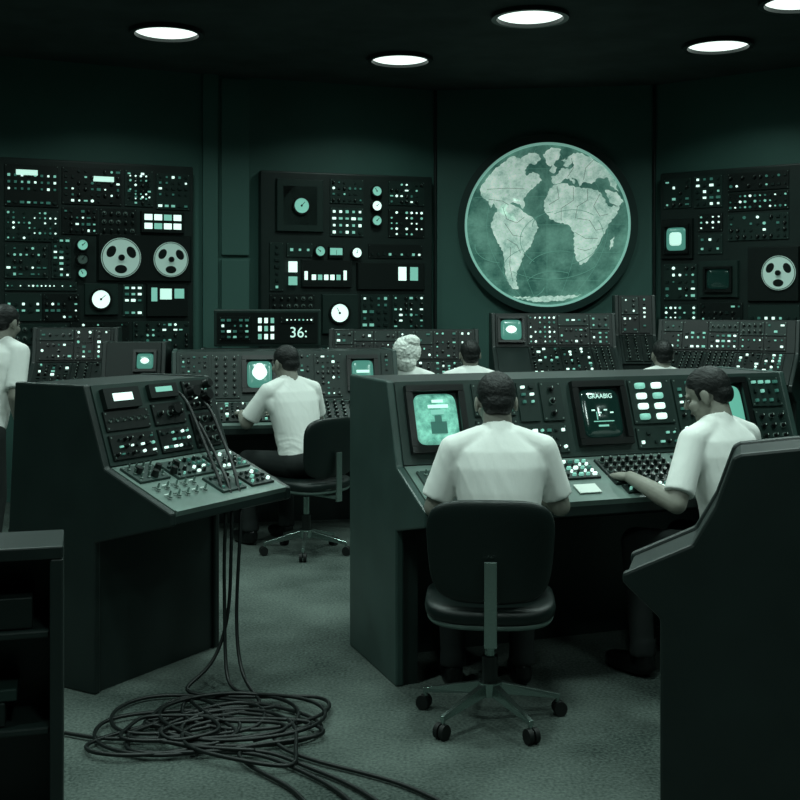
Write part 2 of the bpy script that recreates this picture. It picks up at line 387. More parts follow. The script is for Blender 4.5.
for i,(nme,p) in enumerate(conts.items()):
    q=rough_poly(p,i); q=[(x*s,y*s) for x,y in q]
    A=sum(q[j][0]*q[(j+1)%len(q)][1]-q[(j+1)%len(q)][0]*q[j][1] for j in range(len(q)))
    if A<0: q=q[::-1]
    mb.prism(q,0.031,0.036,'map_land')
mb.obj('continents',e)
mb=MB()
def strip(pl,w,mt='map_line',z=0.0375):
    for a,b_ in zip(pl[:-1],pl[1:]):
        a=Vector(a);b_=Vector(b_)
        if a.length>79 or b_.length>79: continue
        d_=(b_-a); 
        if d_.length<1e-6: continue
        nn=Vector((-d_.y,d_.x)).normalized()*w/2
        vs=[(a+nn),(a-nn),(b_-nn),(b_+nn)]
        mb.add([(v.x*s,v.y*s,z) for v in vs],[(0,1,2,3)],mt)
for (pl) in (((-60,36),(-40,37),(-22,36)),((-58,26),(-44,24),(-38,20)),((-44,18),(-40,6),(-30,2),(-22,8)),((-42,2),(-34,-10),(-24,-12)),((-40,-14),(-30,-20),(-26,-28)),((-36,-22),(-37,-40),(-34,-56)),
   ((10,38),(12,26),(2,20)),((26,37),(26,24),(14,16),(14,4)),((40,35),(40,24),(30,18),(28,6)),((52,30),(46,18),(52,8),(60,10)),((30,6),(42,4),(48,-6),(56,-4)),((28,-8),(38,-14),(50,-14)),((30,-24),(38,-26),(44,-24)),((20,47),(26,56),(24,66)),((36,44),(38,56),(46,64))):
    strip(pl,0.35,'map_line_dark')
for k in (-60,-30,0,30,60):
    strip([(k*math.cos(math.radians(y*0.9)),y) for y in range(-80,81,4)],0.3,z=0.0335)
for k in (-56,-28,0,28,56):
    strip([(x,k) for x in range(-80,81,4)],0.3,z=0.0335)
for k in range(11):
    a0=rnd.uniform(0,6.28); cx,cy=rnd.uniform(-45,30),rnd.uniform(-65,0); R_=rnd.uniform(22,60)
    strip([(cx+R_*math.cos(a0+t*.12),cy+R_*0.6*math.sin(a0+t*.12)) for t in range(14)],0.6)
mb.obj('route_lines',e)

# ---------------- consoles ----------------
def frames(pf):
    (s1,z1),(s2,z2),(s3,z3)=pf['tf'],pf['fb'],pf['df']
    def fr(o,y):
        x=Vector((1,0,0)); y=y.normalized(); z=x.cross(y); M=Matrix.Identity(4)
        for i in range(3): M[i][0]=x[i];M[i][1]=y[i];M[i][2]=z[i];M[i][3]=o[i]
        return M
    yf=Vector((0,s2-s1,z1-z2)); yd=Vector((0,s3-s2,z2-z3))
    return fr(Vector((0,-s2,z2)),yf),yf.length,fr(Vector((0,-s3,z3)),yd),yd.length
YZ=Matrix(((0,0,1,0),(-1,0,0,0),(0,1,0,0),(0,0,0,1)))
def console(name,loc,ang,L,pf,side='console_side',knee=True,ped=((0.03,0.16),),desk='desk_metal',face='panel_grey'):
    e=empty(name,(loc[0],loc[1],0),ang)
    sb=pf.get('sb',0.0); s1,z1=pf['tf']; s2,z2=pf['fb']; s3,z3=pf['df']; lip=pf.get('lip',0.07); s4,z4=pf['ub']
    sbb=pf.get('sbb',sb)
    prof=[(sbb,0.0),(s4,0.0),(s4,z4),(s3,z3-lip),(s3,z3),(s2,z2),(s1,z1),(sb,z1)]
    mb=MB()
    mb.prism(prof,0,0.035,side,YZ); mb.prism(prof,L-0.035,L,side,YZ)
    mb.obj('end_panels',e,bevel=0.008)
    up=[(sb+0.01,z4),(s4,z4),(s3-0.006,z3-lip+0.004),(s3-0.006,z3-0.006),(s2-0.006,z2-0.006),(s1-0.006,z1-0.006),(sb+0.01,z1-0.006)]
    mb=MB(); mb.prism(up,0.034,L-0.034,'console_dark',YZ)
    mb.obj('housing',e,bevel=0.004)
    mb=MB()
    mb.box((L/2,-(sbb+0.12),z4/2),(L-0.07,0.2,z4),'console_dark')
    for a,b_ in ped: mb.box(((a+b_)/2,-(sbb+s4-0.01)/2-0.0,z4/2+0.0),(b_-a,s4-sbb-0.02,z4),'console_dark')
    mb.obj('pedestal',e)
    FM,fh,DM,dh=frames(pf)
    mb=MB()
    mb.box((L/2,fh/2,-0.001),(L-0.07,fh-0.01,0.006),face,FM)
    mb.box((L/2,dh/2,-0.001),(L-0.07,dh-0.006,0.006),desk,DM)
    mb.box((L/2,0.006,-0.02),(L-0.07,0.014,0.05),desk,DM)
    F=FM@Matrix.Translation((0,0,0.002)); D=DM@Matrix.Translation((0,0,0.002))
    return e,mb,F,fh,D,dh

PF=dict(sb=0.0,tf=(0.50,1.23),fb=(0.62,0.89),df=(0.94,0.76),ub=(0.62,0.63),lip=0.06)
A1=math.atan2(0.345,0.94)
e,mb,F,fh,D,dh=console('control_console',(-0.23,5.23),A1,2.0,PF,ped=((0.03,0.10),(1.90,1.97)))
crt(mb,F,0.20,0.19,0.205,0.23,'crt_picture',0.028)
for (x,y,w,h,mt) in ((0.205,0.262,0.05,0.012,'crt_text'),(0.205,0.24,0.09,0.014,'crt_text'),(0.20,0.215,0.06,0.02,'lamp_mid'),(0.20,0.15,0.07,0.05,'lamp_dim'),(0.20,0.185,0.03,0.03,'lamp_dim')):
    mb.box((x,y,0.0235),(w,h,0.003),mt,F)
fill(mb,F,0.37,0.02,0.20,0.16,'knob',0.05); fill(mb,F,0.37,0.19,0.20,0.15,'mix',0.03)
fill(mb,F,0.58,0.02,0.22,0.13,'mix',0.03); fill(mb,F,0.58,0.16,0.10,0.18,'btn',0.03); fill(mb,F,0.69,0.16,0.11,0.18,'knob',0.045)
meter(mb,F,0.47,0.30,0.07,0.05)
crt(mb,F,0.975,0.19,0.21,0.23,'crt_dark',0.028)
for k in range(4): mb.box((0.93+0.03*k,0.20-0.012*(k%2),0.0225),(0.016,0.006,0.002),'crt_text',F)
mb.box((0.975,0.15,0.022),(0.10,0.004,0.002),'lamp_mid',F)
mb.box((0.945,0.175,0.0225),(0.004,0.035,0.002),'lamp_mid',F); mb.box((0.97,0.13,0.0225),(0.05,0.008,0.002),'lamp_mid',F)
fill(mb,F,1.13,0.02,0.22,0.10,'mix',0.03)
fill(mb,F,1.13,0.13,0.22,0.21,None,0.05)
for j in range(4):
    for i in range(2):
        mb.sel((1.19+i*0.085,0.165+j*0.047,0.012),(0.026,0.014,0.012),'lamp_bright' if (i+j)%3 else 'lamp_mid',F,0.5,0.4,12,6)
fill(mb,F,1.36,0.02,0.11,0.32,'mix',0.03)
crt(mb,F,1.62,0.19,0.21,0.23,'crt_glow',0.028)
fill(mb,F,1.77,0.02,0.18,0.16,'knob',0.04); fill(mb,F,1.77,0.19,0.18,0.15,'btn',0.034)
fill(mb,D,0.06,0.05,0.26,0.24,'toggle',0.045,plate='panel_grey')
fill(mb,D,0.36,0.18,0.28,0.13,'mix',0.03,(.05,.1,.2),plate='panel_dark')
fill(mb,D,0.40,0.04,0.22,0.12,'btn',0.026,(.3,.3,.1),plate='panel_dark')
fill(mb,D,0.67,0.16,0.18,0.15,'btn',0.026,(.35,.3,.1),plate='panel_dark')
mb.box((0.74,0.085,0.006),(0.10,0.065,0.004),'paper',D)
fill(mb,D,0.88,0.10,0.34,0.21,'knob',0.038,plate='panel_dark'); fill(mb,D,0.90,0.03,0.3,0.07,'btn',0.024,(.3,.3,.1),plate='panel_dark')
fill(mb,D,1.26,0.06,0.3,0.25,'mix',0.03,(.1,.1,.2),plate='panel_dark')
fill(mb,D,1.60,0.06,0.32,0.25,'toggle',0.04,plate='panel_grey')
mb.obj('controls',e)
text('GRAABIG',0.029,F@Matrix.Translation((0.975,0.262,0.0215)),'crt_text',e,'screen_text')

# left console
A2=math.atan2(0.857,0.515)
PL=dict(sb=0.10,sbb=0.02,tf=(0.50,1.225),fb=(0.615,0.90),df=(0.96,0.755),ub=(0.56,0.60),lip=0.05)
e,mb,F,fh,D,dh=console('control_console',(-1.69,4.84),A2,0.765,PL,side='console_dark',ped=((0.03,0.735),),desk='desk_metal')
mb.box((0.17,0.275,0.012),(0.20,0.085,0.025),'module_b',F); mb.box((0.17,0.278,0.0255),(0.11,0.032,0.003),'lamp_bright',F)
mb.box((0.42,0.29,0.012),(0.17,0.06,0.02),'module_b',F); mb.box((0.42,0.295,0.0225),(0.10,0.022,0.003),'lamp_mid',F)
fill(mb,F,0.05,0.14,0.26,0.09,'toggle',0.036,plate='module_b'); fill(mb,F,0.05,0.02,0.26,0.11,'mix',0.026,(.25,.2,.2),plate='module_b')
fill(mb,F,0.33,0.14,0.20,0.10,'knob',0.045,plate='module_b'); fill(mb,F,0.33,0.02,0.20,0.11,'mix',0.026,(.25,.2,.2),plate='module_b')
fill(mb,F,0.55,0.19,0.17,0.14,'mix',0.03,(.15,.2,.2),plate='module_b'); fill(mb,F,0.55,0.02,0.17,0.16,'knob',0.045,plate='module_b')
for (x,y,r_) in ((0.60,0.27,0.03),(0.68,0.25,0.028),(0.70,0.30,0.022),(0.45,0.20,0.025)):
    mb.cyl((x,y,0.01),r_,0.035,'knob_black',F,14,r_*.8)
fill(mb,D,0.05,0.22,0.18,0.13,'toggle',0.036,(.2,.2,.2),plate='panel_grey')
fill(mb,D,0.05,0.05,0.28,0.15,'toggle',0.05,(.2,.2,.2),plate=None)
fill(mb,D,0.25,0.20,0.26,0.14,'mix',0.028,(.15,.15,.2),plate='panel_grey')
fill(mb,D,0.53,0.20,0.19,0.14,'mix',0.028,(.3,.2,.1),plate='panel_grey')
fill(mb,D,0.36,0.05,0.16,0.13,'mix',0.03,(.1,.1,.2),plate='panel_grey'); fill(mb,D,0.55,0.05,0.16,0.12,'btn',0.028,(.2,.1,.1),plate='panel_dark')
for i in range(5): mb.cyl((0.10+i*0.055,0.29-0.04*(i%2),0.008),0.017,0.028,'knob_black',D,12,0.013)
mb.obj('controls',e)

# mid-left console
A3=math.radians(10)
e,mb,F,fh,D,dh=console('control_console',(-1.637,8.3),A3,1.55,PF,ped=((0.03,0.2),(1.35,1.52)))
crt(mb,F,0.59,0.19,0.18,0.2,'crt_mid',0.03); crt(mb,F,1.30,0.19,0.16,0.2,'crt_mid',0.03)
mb.sel((0.59,0.20,0.015),(0.06,0.07,0.01),'lamp_bright',F); mb.box((1.30,0.2,0.0225),(0.09,0.02,0.002),'crt_text',F)
fill(mb,F,0.05,0.02,0.2,0.32,'mix',0.032); fill(mb,F,0.26,0.02,0.2,0.32,'knob',0.045); fill(mb,F,0.73,0.02,0.22,0.32,'mix',0.032); fill(mb,F,0.96,0.02,0.2,0.32,'mix',0.034); fill(mb,F,1.43,0.02,0.08,0.32,'mix',0.032)
fill(mb,D,0.05,0.04,0.45,0.28,'mix',0.034,(.25,.2,.1),plate='panel_dark'); fill(mb,D,0.55,0.04,0.4,0.28,'mix',0.034,(.25,.2,.1),plate='panel_dark'); fill(mb,D,1.0,0.04,0.5,0.28,'knob',0.05,plate='panel_dark')
mb.obj('controls',e)

# rear consoles
def rearc(name,loc,ang,L,zt,zf=0.28,scr=None,wt=(.28,.25,.15),sw=0.18):
    pf=dict(sb=0.0,tf=(0.26,zt),fb=(0.34,zt-zf),df=(0.72,zt-zf-0.22),ub=(0.5,zt-zf-0.36),lip=0.05)
    e,mb,F,fh,D,dh=console(name,loc,ang,L,pf,side='console_dark',desk='panel_dark',face='panel_dark')
    x=0.05
    if scr is not None:
        crt(mb,F,scr,fh/2,sw,fh*0.62*(sw/0.18),'crt_mid',0.02); mb.sel((scr,fh*.5,0.0205),(sw*.26,sw*.2,0.003),'lamp_bright',F,nu=12,nv=6)
    while x<L-0.12:
        w=min(rnd.uniform(0.14,0.26),L-0.05-x)
        ok=(scr is None or x+w<scr-0.11 or x>scr+0.11)
        if ok:
            kd=rnd.choice(['mix','btn','mix','led'])
            h1=(fh-0.03)*rnd.choice((0.5,0.62,1.0))
            fill(mb,F,x,0.015,w,h1,kd,0.036,wt,'module_b')
            if h1<fh-0.06: fill(mb,F,x,0.015+h1,w,fh-0.03-h1,rnd.choice(['knob','mix','mix']),0.04,wt,'module_a')
            fill(mb,D,x,0.02,w,dh-0.04,rnd.choice(['mix','knob','mix']),0.04,wt,'module_b')
        x+= w if ok else 0.04
    mb.obj('controls',e)
    return e,F
rearc('control_console',(0.75,9.72),0,1.02,1.48,0.28,0.16)
rearc('instrument_cabinet',(1.84,9.98),math.radians(-6),0.34,1.63,0.34)
rearc('control_console',(2.22,9.60),math.radians(-26),1.1,1.43,0.26)
rearc('control_console',(-0.58,9.62),0,1.22,1.35,0.26)
rearc('control_console',(-2.75,8.75),math.radians(8),0.62,1.38,0.26)
rearc('control_console',(-1.62,9.42),math.radians(6),0.98,1.20,0.22)
rearc('instrument_cabinet',(-2.08,8.22),math.radians(4),0.44,1.29,0.27,0.30,sw=0.12)
ed=empty('digital_readout_board',(-1.50,9.26,1.205),math.radians(4))
mb=MB(); mb.box((0.43,0.06,0.155),(0.86,0.12,0.30),'panel_grey'); mb.obj('case',ed,bevel=0.01)
RX=Matrix(((1,0,0,0),(0,0,-1,-0.0),(0,1,0,0),(0,0,0,1)))
mb=MB(); mb.box((0.43,0.155,0.003),(0.81,0.25,0.008),'module_b',RX)
fill(mb,RX@Matrix.Translation((0,0,0.004)),0.04,0.05,0.26,0.2,'btn',0.045,(.1,.2,.3),'module_b')
for i in range(3):
    for j in range(3): mb.box((0.37+i*0.05,0.085+j*0.065,0.01),(0.028,0.042,0.006),'lamp_bright' if (i*2+j)%3 else 'lamp_mid',RX)
fill(mb,RX@Matrix.Translation((0,0,0.004)),0.53,0.19,0.28,0.06,'led',0.03,(.5,.3,.1),'module_b')
mb.obj('indicators',ed)
text('36:',0.12,RX@Matrix.Translation((0.68,0.115,0.012)),'crt_text',ed,'readout_digits')

# near right console
def right_console():
    L=0.28; u=Vector((-0.28,-0.96)); near=Vector((0.854,2.95)); o_=near-u*L
    e=empty('control_console',(o_.x,o_.y,0),math.atan2(u.y,u.x))
    prof=[(-0.55,0),(0.183,0),(0.183,0.725),(0.28,0.815),(0.28,0.838),(0.102,0.925),(0.046,1.025),(0.0,1.155),(-0.02,1.165),(-0.164,1.185),(-0.55,1.215)]
    mb=MB(); mb.prism(prof,L-0.03,L,'console_dark',YZ); mb.prism(prof,0,0.03,'console_dark',YZ)
    inn=[(-0.54,0.02),(0.17,0.02),(0.17,0.73),(0.272,0.815),(0.272,0.832),(0.096,0.918),(0.04,1.02),(-0.006,1.149),(-0.02,1.158),(-0.164,1.178),(-0.54,1.208)]
    mb.prism(inn,0.03,L-0.03,'console_dark',YZ); mb.obj('housing',e,bevel=0.008)
right_console()

# near left shelf cabinet
e=empty('shelf_cabinet',(-0.902,3.08,0),math.radians(180+15.7))
mb=MB()
W,Dp,Hh=0.75,0.24,0.90
t=0.035
mb.box((W/2,-Dp/2,Hh-t/2),(W,Dp,t),'console_dark'); mb.box((t/2,-Dp/2,(Hh-t)/2),(t,Dp-0.004,Hh-t),'console_dark')
mb.box((W-t/2,-Dp/2,(Hh-t)/2),(t,Dp-0.004,Hh-t),'console_dark'); mb.box((W/2,-Dp+0.01,(Hh-t)/2),(W-2*t,0.02,Hh-t),'console_dark')
for z in (0.06,0.40,0.66): mb.box((W/2,-Dp/2-0.01,z),(W-2*t,Dp-0.03,0.02),'console_dark')
mb.obj('carcass',e,bevel=0.005)
mb=MB()
mb.box((0.3,-0.13,0.715),(0.44,0.17,0.085),'panel_dark'); mb.box((0.35,-0.13,0.445),(0.4,0.17,0.065),'panel_dark'); mb.box((0.3,-0.13,0.495),(0.36,0.16,0.033),'module_a')
mb.obj('stored_binders',e,bevel=0.004)

# ---------------- cables ----------------
def cable(cu,P_,r=0.008):
    sp=cu.splines.new('NURBS'); sp.points.add(len(P_)-1)
    for i,p in enumerate(P_): sp.points[i].co=(*p,1)
    sp.order_u=4; sp.use_endpoint_u=True; sp.resolution_u=8
cu=bpy.data.curves.new('cable_bundle','CURVE'); cu.dimensions='3D'; cu.bevel_depth=0.0072; cu.bevel_resolution=3; cu.materials.append(MATS['cable_black'])
cx,cy=-0.67,4.20
def loops(n,start,seed,endpt=None):
    rr=random.Random(seed); out=[start]; ax,ay=cx+rr.uniform(-.25,.25),cy+rr.uniform(-.14,.14)
    a=math.atan2(start[1]-ay,start[0]-ax); dirn=rr.choice((-1,1)); base=rr.uniform(.12,.24)
    zz=0.010+rr.uniform(0,0.03)
    for k in range(int(n*7)):
        if k%7==0:
            base=rr.uniform(.08,.26); ax=cx+rr.uniform(-.27,.24); ay=cy+rr.uniform(-.15,.15)
        a+=dirn*2*math.pi/7*(1+rr.uniform(-.35,.35)); ra=base*(1+rr.uniform(-.4,.4))
        out.append((ax+ra*1.35*math.cos(a),ay+ra*math.sin(a),zz+rr.uniform(-0.004,0.012)))
    if endpt: out+=endpt
    return out
hang=[
 [(-0.985,5.03,1.17),(-0.93,4.98,1.16),(-0.86,4.90,1.02),(-0.78,4.80,0.88),(-0.74,4.73,0.82),(-0.70,4.66,0.74),(-0.715,4.66,0.55),(-0.71,4.66,0.3),(-0.70,4.6,0.08),(-0.66,4.5,0.02)],
 [(-0.91,5.15,1.13),(-0.85,5.10,1.12),(-0.78,5.0,0.98),(-0.70,4.86,0.86),(-0.675,4.78,0.80),(-0.65,4.73,0.72),(-0.66,4.70,0.5),(-0.67,4.68,0.25),(-0.64,4.60,0.06),(-0.55,4.46,0.02)],
 [(-0.95,5.09,1.09),(-0.90,5.06,1.06),(-0.83,4.98,0.96),(-0.76,4.86,0.87),(-0.71,4.75,0.815),(-0.68,4.69,0.74),(-0.69,4.68,0.52),(-0.69,4.68,0.28),(-0.75,4.60,0.07),(-0.92,4.5,0.02)]]
ends=[[(-0.5,4.05,0.02),(-0.3,3.86,0.012),(-0.05,3.74,0.012),(0.12,3.58,0.012),(0.3,3.3,0.012)],
      [(-0.45,3.95,0.02),(-0.32,3.82,0.012),(-0.12,3.66,0.012),(0.02,3.4,0.012),(0.08,3.2,0.012)],
      [(-1.0,4.02,0.02),(-1.15,4.10,0.012),(-1.3,4.16,0.012),(-1.6,4.25,0.012)]]
for i,h in enumerate(hang): cable(cu,h[:-1]+loops(2.6,h[-1],20+i,ends[i]))
for i in range(4): cable(cu,loops(2.0,(cx+rnd.uniform(-.3,.3),cy+rnd.uniform(-.2,.2),0.015),60+i, [(-0.6+.05*i,3.95,0.02),(-0.45+.08*i,3.75,0.012),(-0.28+.06*i,3.6,0.012),(-0.22+0.09*i,3.3,0.012)] if i%2==0 else None))
o=bpy.data.objects.new('cable_bundle',cu); scene.collection.objects.link(o)

# ---------------- chairs ----------------
def chair(loc,ang,spin=0.3):
    e=empty('swivel_chair',(loc[0],loc[1],0),ang)
    mb=MB()
    def bendback(v):
        x,y,z=v; return Vector((x*(0.90+0.35*(z-0.50)),y+0.45*x*x-0.10*(z-0.66)*0.9-0.0,z))
    mb.sel((0,-0.235,0.675),(0.232,0.028,0.185),'vinyl_dark',e1=0.5,e2=0.6,nu=40,nv=24,fn=bendback)
    mb.obj('backrest',e)
    mb=MB()
    def seatf(v):
        x,y,z=v; return Vector((x,y,z+0.25*x*x-0.0*y))
    mb.sel((0,0.0,0.435),(0.24,0.235,0.038),'vinyl_dark',e1=0.5,e2=0.5,nu=40,nv=14,fn=seatf)
    mb.sel((0,0.0,0.402),(0.232,0.228,0.016),'key_grey',e1=0.4,e2=0.5,nu=32,nv=8,fn=seatf)
    mb.obj('seat',e)
    mb=MB()
    mb.box((0,-0.285,0.50),(0.045,0.012,0.30),'chrome'); mb.box((0,-0.145,0.372),(0.045,0.29,0.014),'chrome')
    mb.box((0,0,0.378),(0.16,0.16,0.03),'module_b')
    mb.cyl((0,0,0.22),0.02,0.16,'chrome',n=16); mb.cyl((0,0,0.10),0.030,0.14,'knob_black',n=16); mb.cyl((0,0,0.095),0.045,0.05,'chrome',n=20)
    for k in range(5):
        a=spin+k*2*math.pi/5; R=Matrix.Rotation(a,4,'Z')@Matrix.Diagonal((0.9,1,1,1))
        vs=[(0.03,-0.018,0.10),(0.03,0.018,0.10),(0.03,0.014,0.145),(0.03,-0.014,0.145),(0.30,-0.011,0.065),(0.30,0.011,0.065),(0.30,0.008,0.082),(0.30,-0.008,0.082)]
        mb.add(vs,[(3,2,1,0),(4,5,6,7),(0,1,5,4),(1,2,6,5),(2,3,7,6),(3,0,4,7)],'chrome',R)
        mb.cyl((0.292,0,0.05),0.009,0.02,'chrome',R,8)
        W=R@Matrix.Translation((0.30,0,0.028))@Matrix.Rotation(math.pi/2,4,'X')
        mb.cyl((0,0,-0.022),0.028,0.018,'rubber',W,16); mb.cyl((0,0,0.004),0.028,0.018,'rubber',W,16); mb.box((0,0.010,0),(0.03,0.02,0.02),'knob_black',W)
    mb.obj('swivel_base',e,bevel=0.002)
    return e

# ---------------- people ----------------
def capsule(G,p0,p1,r0,r1,n=16,flat0=False,flat1=False,hs=4,sq=None):
    V,F_=G; p0=Vector(p0);p1=Vector(p1); d=(p1-p0).normalized()
    a=d.cross(Vector((0,0,1))); 
    if a.length<0.05: a=d.cross(Vector((0,1,0)))
    a.normalize(); b_=d.cross(a); rings=[]
    if flat0: rings.append((p0,r0))
    else:
        for k in range(hs+1):
            t=-math.pi/2+0.12+ (math.pi/2-0.12)*k/hs; rings.append((p0+d*r0*math.sin(t),r0*math.cos(t)))
    if flat1: rings.append((p1,r1))
    else:
        for k in range(hs+1):
            t=(math.pi/2-0.12)*k/hs; rings.append((p1+d*r1*math.sin(t),r1*math.cos(t)))
    o=len(V)
    for c,r_ in rings:
        for i in range(n):
            th=2*math.pi*i/n; V.append(c+a*r_*math.cos(th)*(sq or 1)+b_*r_*math.sin(th))
    for j in range(len(rings)-1):
        for i in range(n): F_.append([o+j*n+i,o+j*n+(i+1)%n,o+(j+1)*n+(i+1)%n,o+(j+1)*n+i])
    F_.append([o+i for i in range(n)][::-1]); F_.append([o+(len(rings)-1)*n+i for i in range(n)])
def ell(G,c,r,M=I4,nu=24,nv=16,plane=None,e=1.0):
    V,F_=G; o=len(V)
    def p(t): return math.copysign(abs(t)**e,t)
    for j in range(nv+1):
        ph=-math.pi/2+0.05+(math.pi-0.1)*j/nv
        for i in range(nu):
            th=2*math.pi*i/nu; v=Vector((c[0]+r[0]*p(math.cos(ph))*p(math.cos(th)),c[1]+r[1]*p(math.cos(ph))*p(math.sin(th)),c[2]+r[2]*p(math.sin(ph))))
            if plane:
                n_,k_=plane; dd=v.dot(n_)-k_
                if dd<0: v=v-n_*dd
            V.append(M@v)
    for j in range(nv):
        for i in range(nu): F_.append([o+j*nu+i,o+j*nu+(i+1)%nu,o+(j+1)*nu+(i+1)%nu,o+(j+1)*nu+i])
    F_.append([o+i for i in range(nu)][::-1]); F_.append([o+nv*nu+i for i in range(nu)])
def loft(G,rings,n=28):
    V,F_=G;o=len(V)
    for c,rx,ry in rings:
        for i in range(n):
            th=2*math.pi*i/n; cs,sn=math.cos(th),math.sin(th)
            V.append(Vector((c[0]+rx*math.copysign(abs(cs)**.85,cs),c[1]+ry*math.copysign(abs(sn)**.85,sn),c[2])))
    m_=len(rings)
    for j in range(m_-1):
        for i in range(n): F_.append([o+j*n+i,o+j*n+(i+1)%n,o+(j+1)*n+(i+1)%n,o+(j+1)*n+i])
    F_.append([o+i for i in range(n)][::-1]); F_.append([o+(m_-1)*n+i for i in range(n)])
def remesh(G,vox,sm=3):
    me=bpy.data.meshes.new('tmp'); me.from_pydata([tuple(v) for v in G[0]],[],G[1]); me.update()
    o=bpy.data.objects.new('tmp',me); scene.collection.objects.link(o)
    r_=o.modifiers.new('r','REMESH'); r_.mode='VOXEL'; r_.voxel_size=vox
    if sm: s_=o.modifiers.new('s','SMOOTH'); s_.iterations=sm; s_.factor=0.5
    dg=bpy.context.evaluated_depsgraph_get(); oe=o.evaluated_get(dg); m2=oe.to_mesh()
    vs=[v.co.copy() for v in m2.vertices]; fs=[list(p.vertices) for p in m2.polygons]
    oe.to_mesh_clear(); bpy.data.objects.remove(o); bpy.data.meshes.remove(me)
    return vs,fs
def hand(G,w,d,n,side,curl=0.35):
    w=Vector(w); d=Vector(d).normalized(); n=Vector(n); n=(n-d*n.dot(d)).normalized(); l=d.cross(n).normalized()
    if side<0: l=-l
    M=Matrix.Identity(4)
    for i in range(3): M[i][0]=l[i];M[i][1]=d[i];M[i][2]=n[i]
    M.translation=w+d*0.048
    ell(G,(0,0,0),(0.041,0.052,0.017),M,16,10,e=0.7)
    for k,(off,ln) in enumerate(((0.031,0.072),(0.0105,0.080),(-0.0105,0.074),(-0.031,0.058))):
        p=w+d*0.085+l*off; dirn=(d+l*off*2.2).normalized()
        for q,(fr,r0,r1) in enumerate(((0.45,0.0090,0.0085),(0.32,0.0085,0.0078),(0.23,0.0078,0.0070))):
            c_=curl*(q+0.4); dd=(dirn*math.cos(c_)+n*math.sin(c_)).normalized(); p2=p+dd*ln*fr
            capsule(G,p,p2,r0,r1,10,hs=3); p=p2
    p=w+d*0.02+l*0.028; p2=p+(d*0.6+l*0.75+n*0.2).normalized()*0.042; capsule(G,p,p2,0.014,0.011,10,hs=3)
    capsule(G,p2,p2+(d*0.9+l*0.3+n*0.3).normalized()*0.032,0.0105,0.0085,10,hs=3)
def person(name,loc,yaw,lean=0.2,arms=None,head=(0.0,0.0),headfwd=0.03,hair='hair_dark',vox=0.007,sit=True,big_hair=False,zoff=0.0,legs=None,seed=0,ws=0.92):
    def sp(z): return lean*(z-0.5)
    mb=MB()
    Z=zoff
    def q(x,y,z): return Vector((x,y+sp(z),z+Z))
    if arms is None: arms={-1:((-0.25,0.06,0.79),(-0.16,0.30,0.84)),1:((0.25,0.06,0.79),(0.16,0.30,0.84))}
    SH={s_:q(0.185*ws*s_,0.0,1.0) for s_ in(-1,1)}
    G=([],[])
    R_=[(q(0,-0.005,0.50),.150,.110),(q(0,-0.005,0.56),.165,.122),(q(0,0,0.64),.157,.116),(q(0,0,0.74),.162,.114),(q(0,0.0,0.85),.180,.118),(q(0,0.0,0.94),.190,.116),(q(0,-0.002,1.00),.178,.102),(q(0,-0.005,1.04),.130,.082),(q(0,-0.005,1.075),.078,.064)]
    loft(G,[(c,rx*ws,ry) for c,rx,ry in R_])
    for s_ in(-1,1):
        capsule(G,q(0.06*s_,-0.005,1.037),SH[s_],0.056,0.056)
        el=Vector(arms[s_][0])+Vector((0,0,Z)); mid=SH[s_].lerp(el,0.84)
        capsule(G,SH[s_],mid,0.058,0.061,18,flat1=True)
        capsule(G,q(0.135*ws*s_,0,0.88),SH[s_].lerp(el,0.12),0.05,0.053)
    nb=q(0,-0.005,1.06); hc=Vector((0,sp(1.06)+headfwd,1.172+Z))
    capsule(G,nb,nb+Vector((0,0.012,0.038)),0.064,0.055,20,flat0=True,flat1=True)
    vs,fs=remesh(G,vox,4)
    out=[]; so=Vector((seed*3.1,seed*1.7,seed*2.3))
    for v in vs:
        zl=v.z-Z; ax=abs(v.x)
        w1=noise.noise(Vector((v.x*6,v.y*6,v.z*6))+so)
        # soft diagonal drapes running from the armpits toward the waist, finer tucks at the small of the back
        r1=max(0,1-abs(noise.noise(Vector((v.x*13+v.z*6,v.y*6,v.z*3.5-ax*9))+so))*2.2)
        r2=max(0,1-abs(noise.noise(Vector((v.x*8,v.y*8,v.z*26+w1*2))+so))*2.6)
        low=max(0,1-abs(zl-0.66)/0.14); arm=max(0,1-abs(ax-0.17)/0.06)*(zl<0.99)
        f=r1*r1*0.0032*(0.5+0.6*arm)+r2*r2*0.0035*low+w1*0.004
        nrm=Vector((v.x,v.y-sp(zl),0))
        if nrm.length>1e-4: v=v+nrm.normalized()*f
        out.append(v)
    mb.add(out,fs,'shirt_white',smooth=True)
    HM=Matrix.Translation(hc)@Matrix.Rotation(head[0],4,'Z')@Matrix.Rotation(-head[1],4,'X')@Matrix.Scale(0.95,4)
    G=([],[])
    ell(G,(0,-0.012,0.03),(0.076,0.096,0.088),HM); ell(G,(0,0.022,-0.035),(0.060,0.070,0.072),HM)
    ell(G,(0,0.055,-0.085),(0.032,0.030,0.026),HM); ell(G,(0,0.078,0.018),(0.050,0.016,0.012),HM)
    capsule(G,HM@Vector((0,0.086,0.012)),HM@Vector((0,0.106,-0.022)),0.008,0.012,12)
    ell(G,(0,0.090,-0.026),(0.017,0.013,0.008),HM)
    for s_ in(-1,1):
        ell(G,(0.044*s_,0.058,-0.028),(0.022,0.026,0.024),HM)
        ell(G,(0.080*s_,-0.006,-0.008),(0.009,0.019,0.032),HM,16,12)
    ell(G,(0,0.082,-0.054),(0.024,0.011,0.008),HM)
    capsule(G,q(0,-0.02,0.98),HM@Vector((0,-0.020,-0.035)),0.060,0.054)
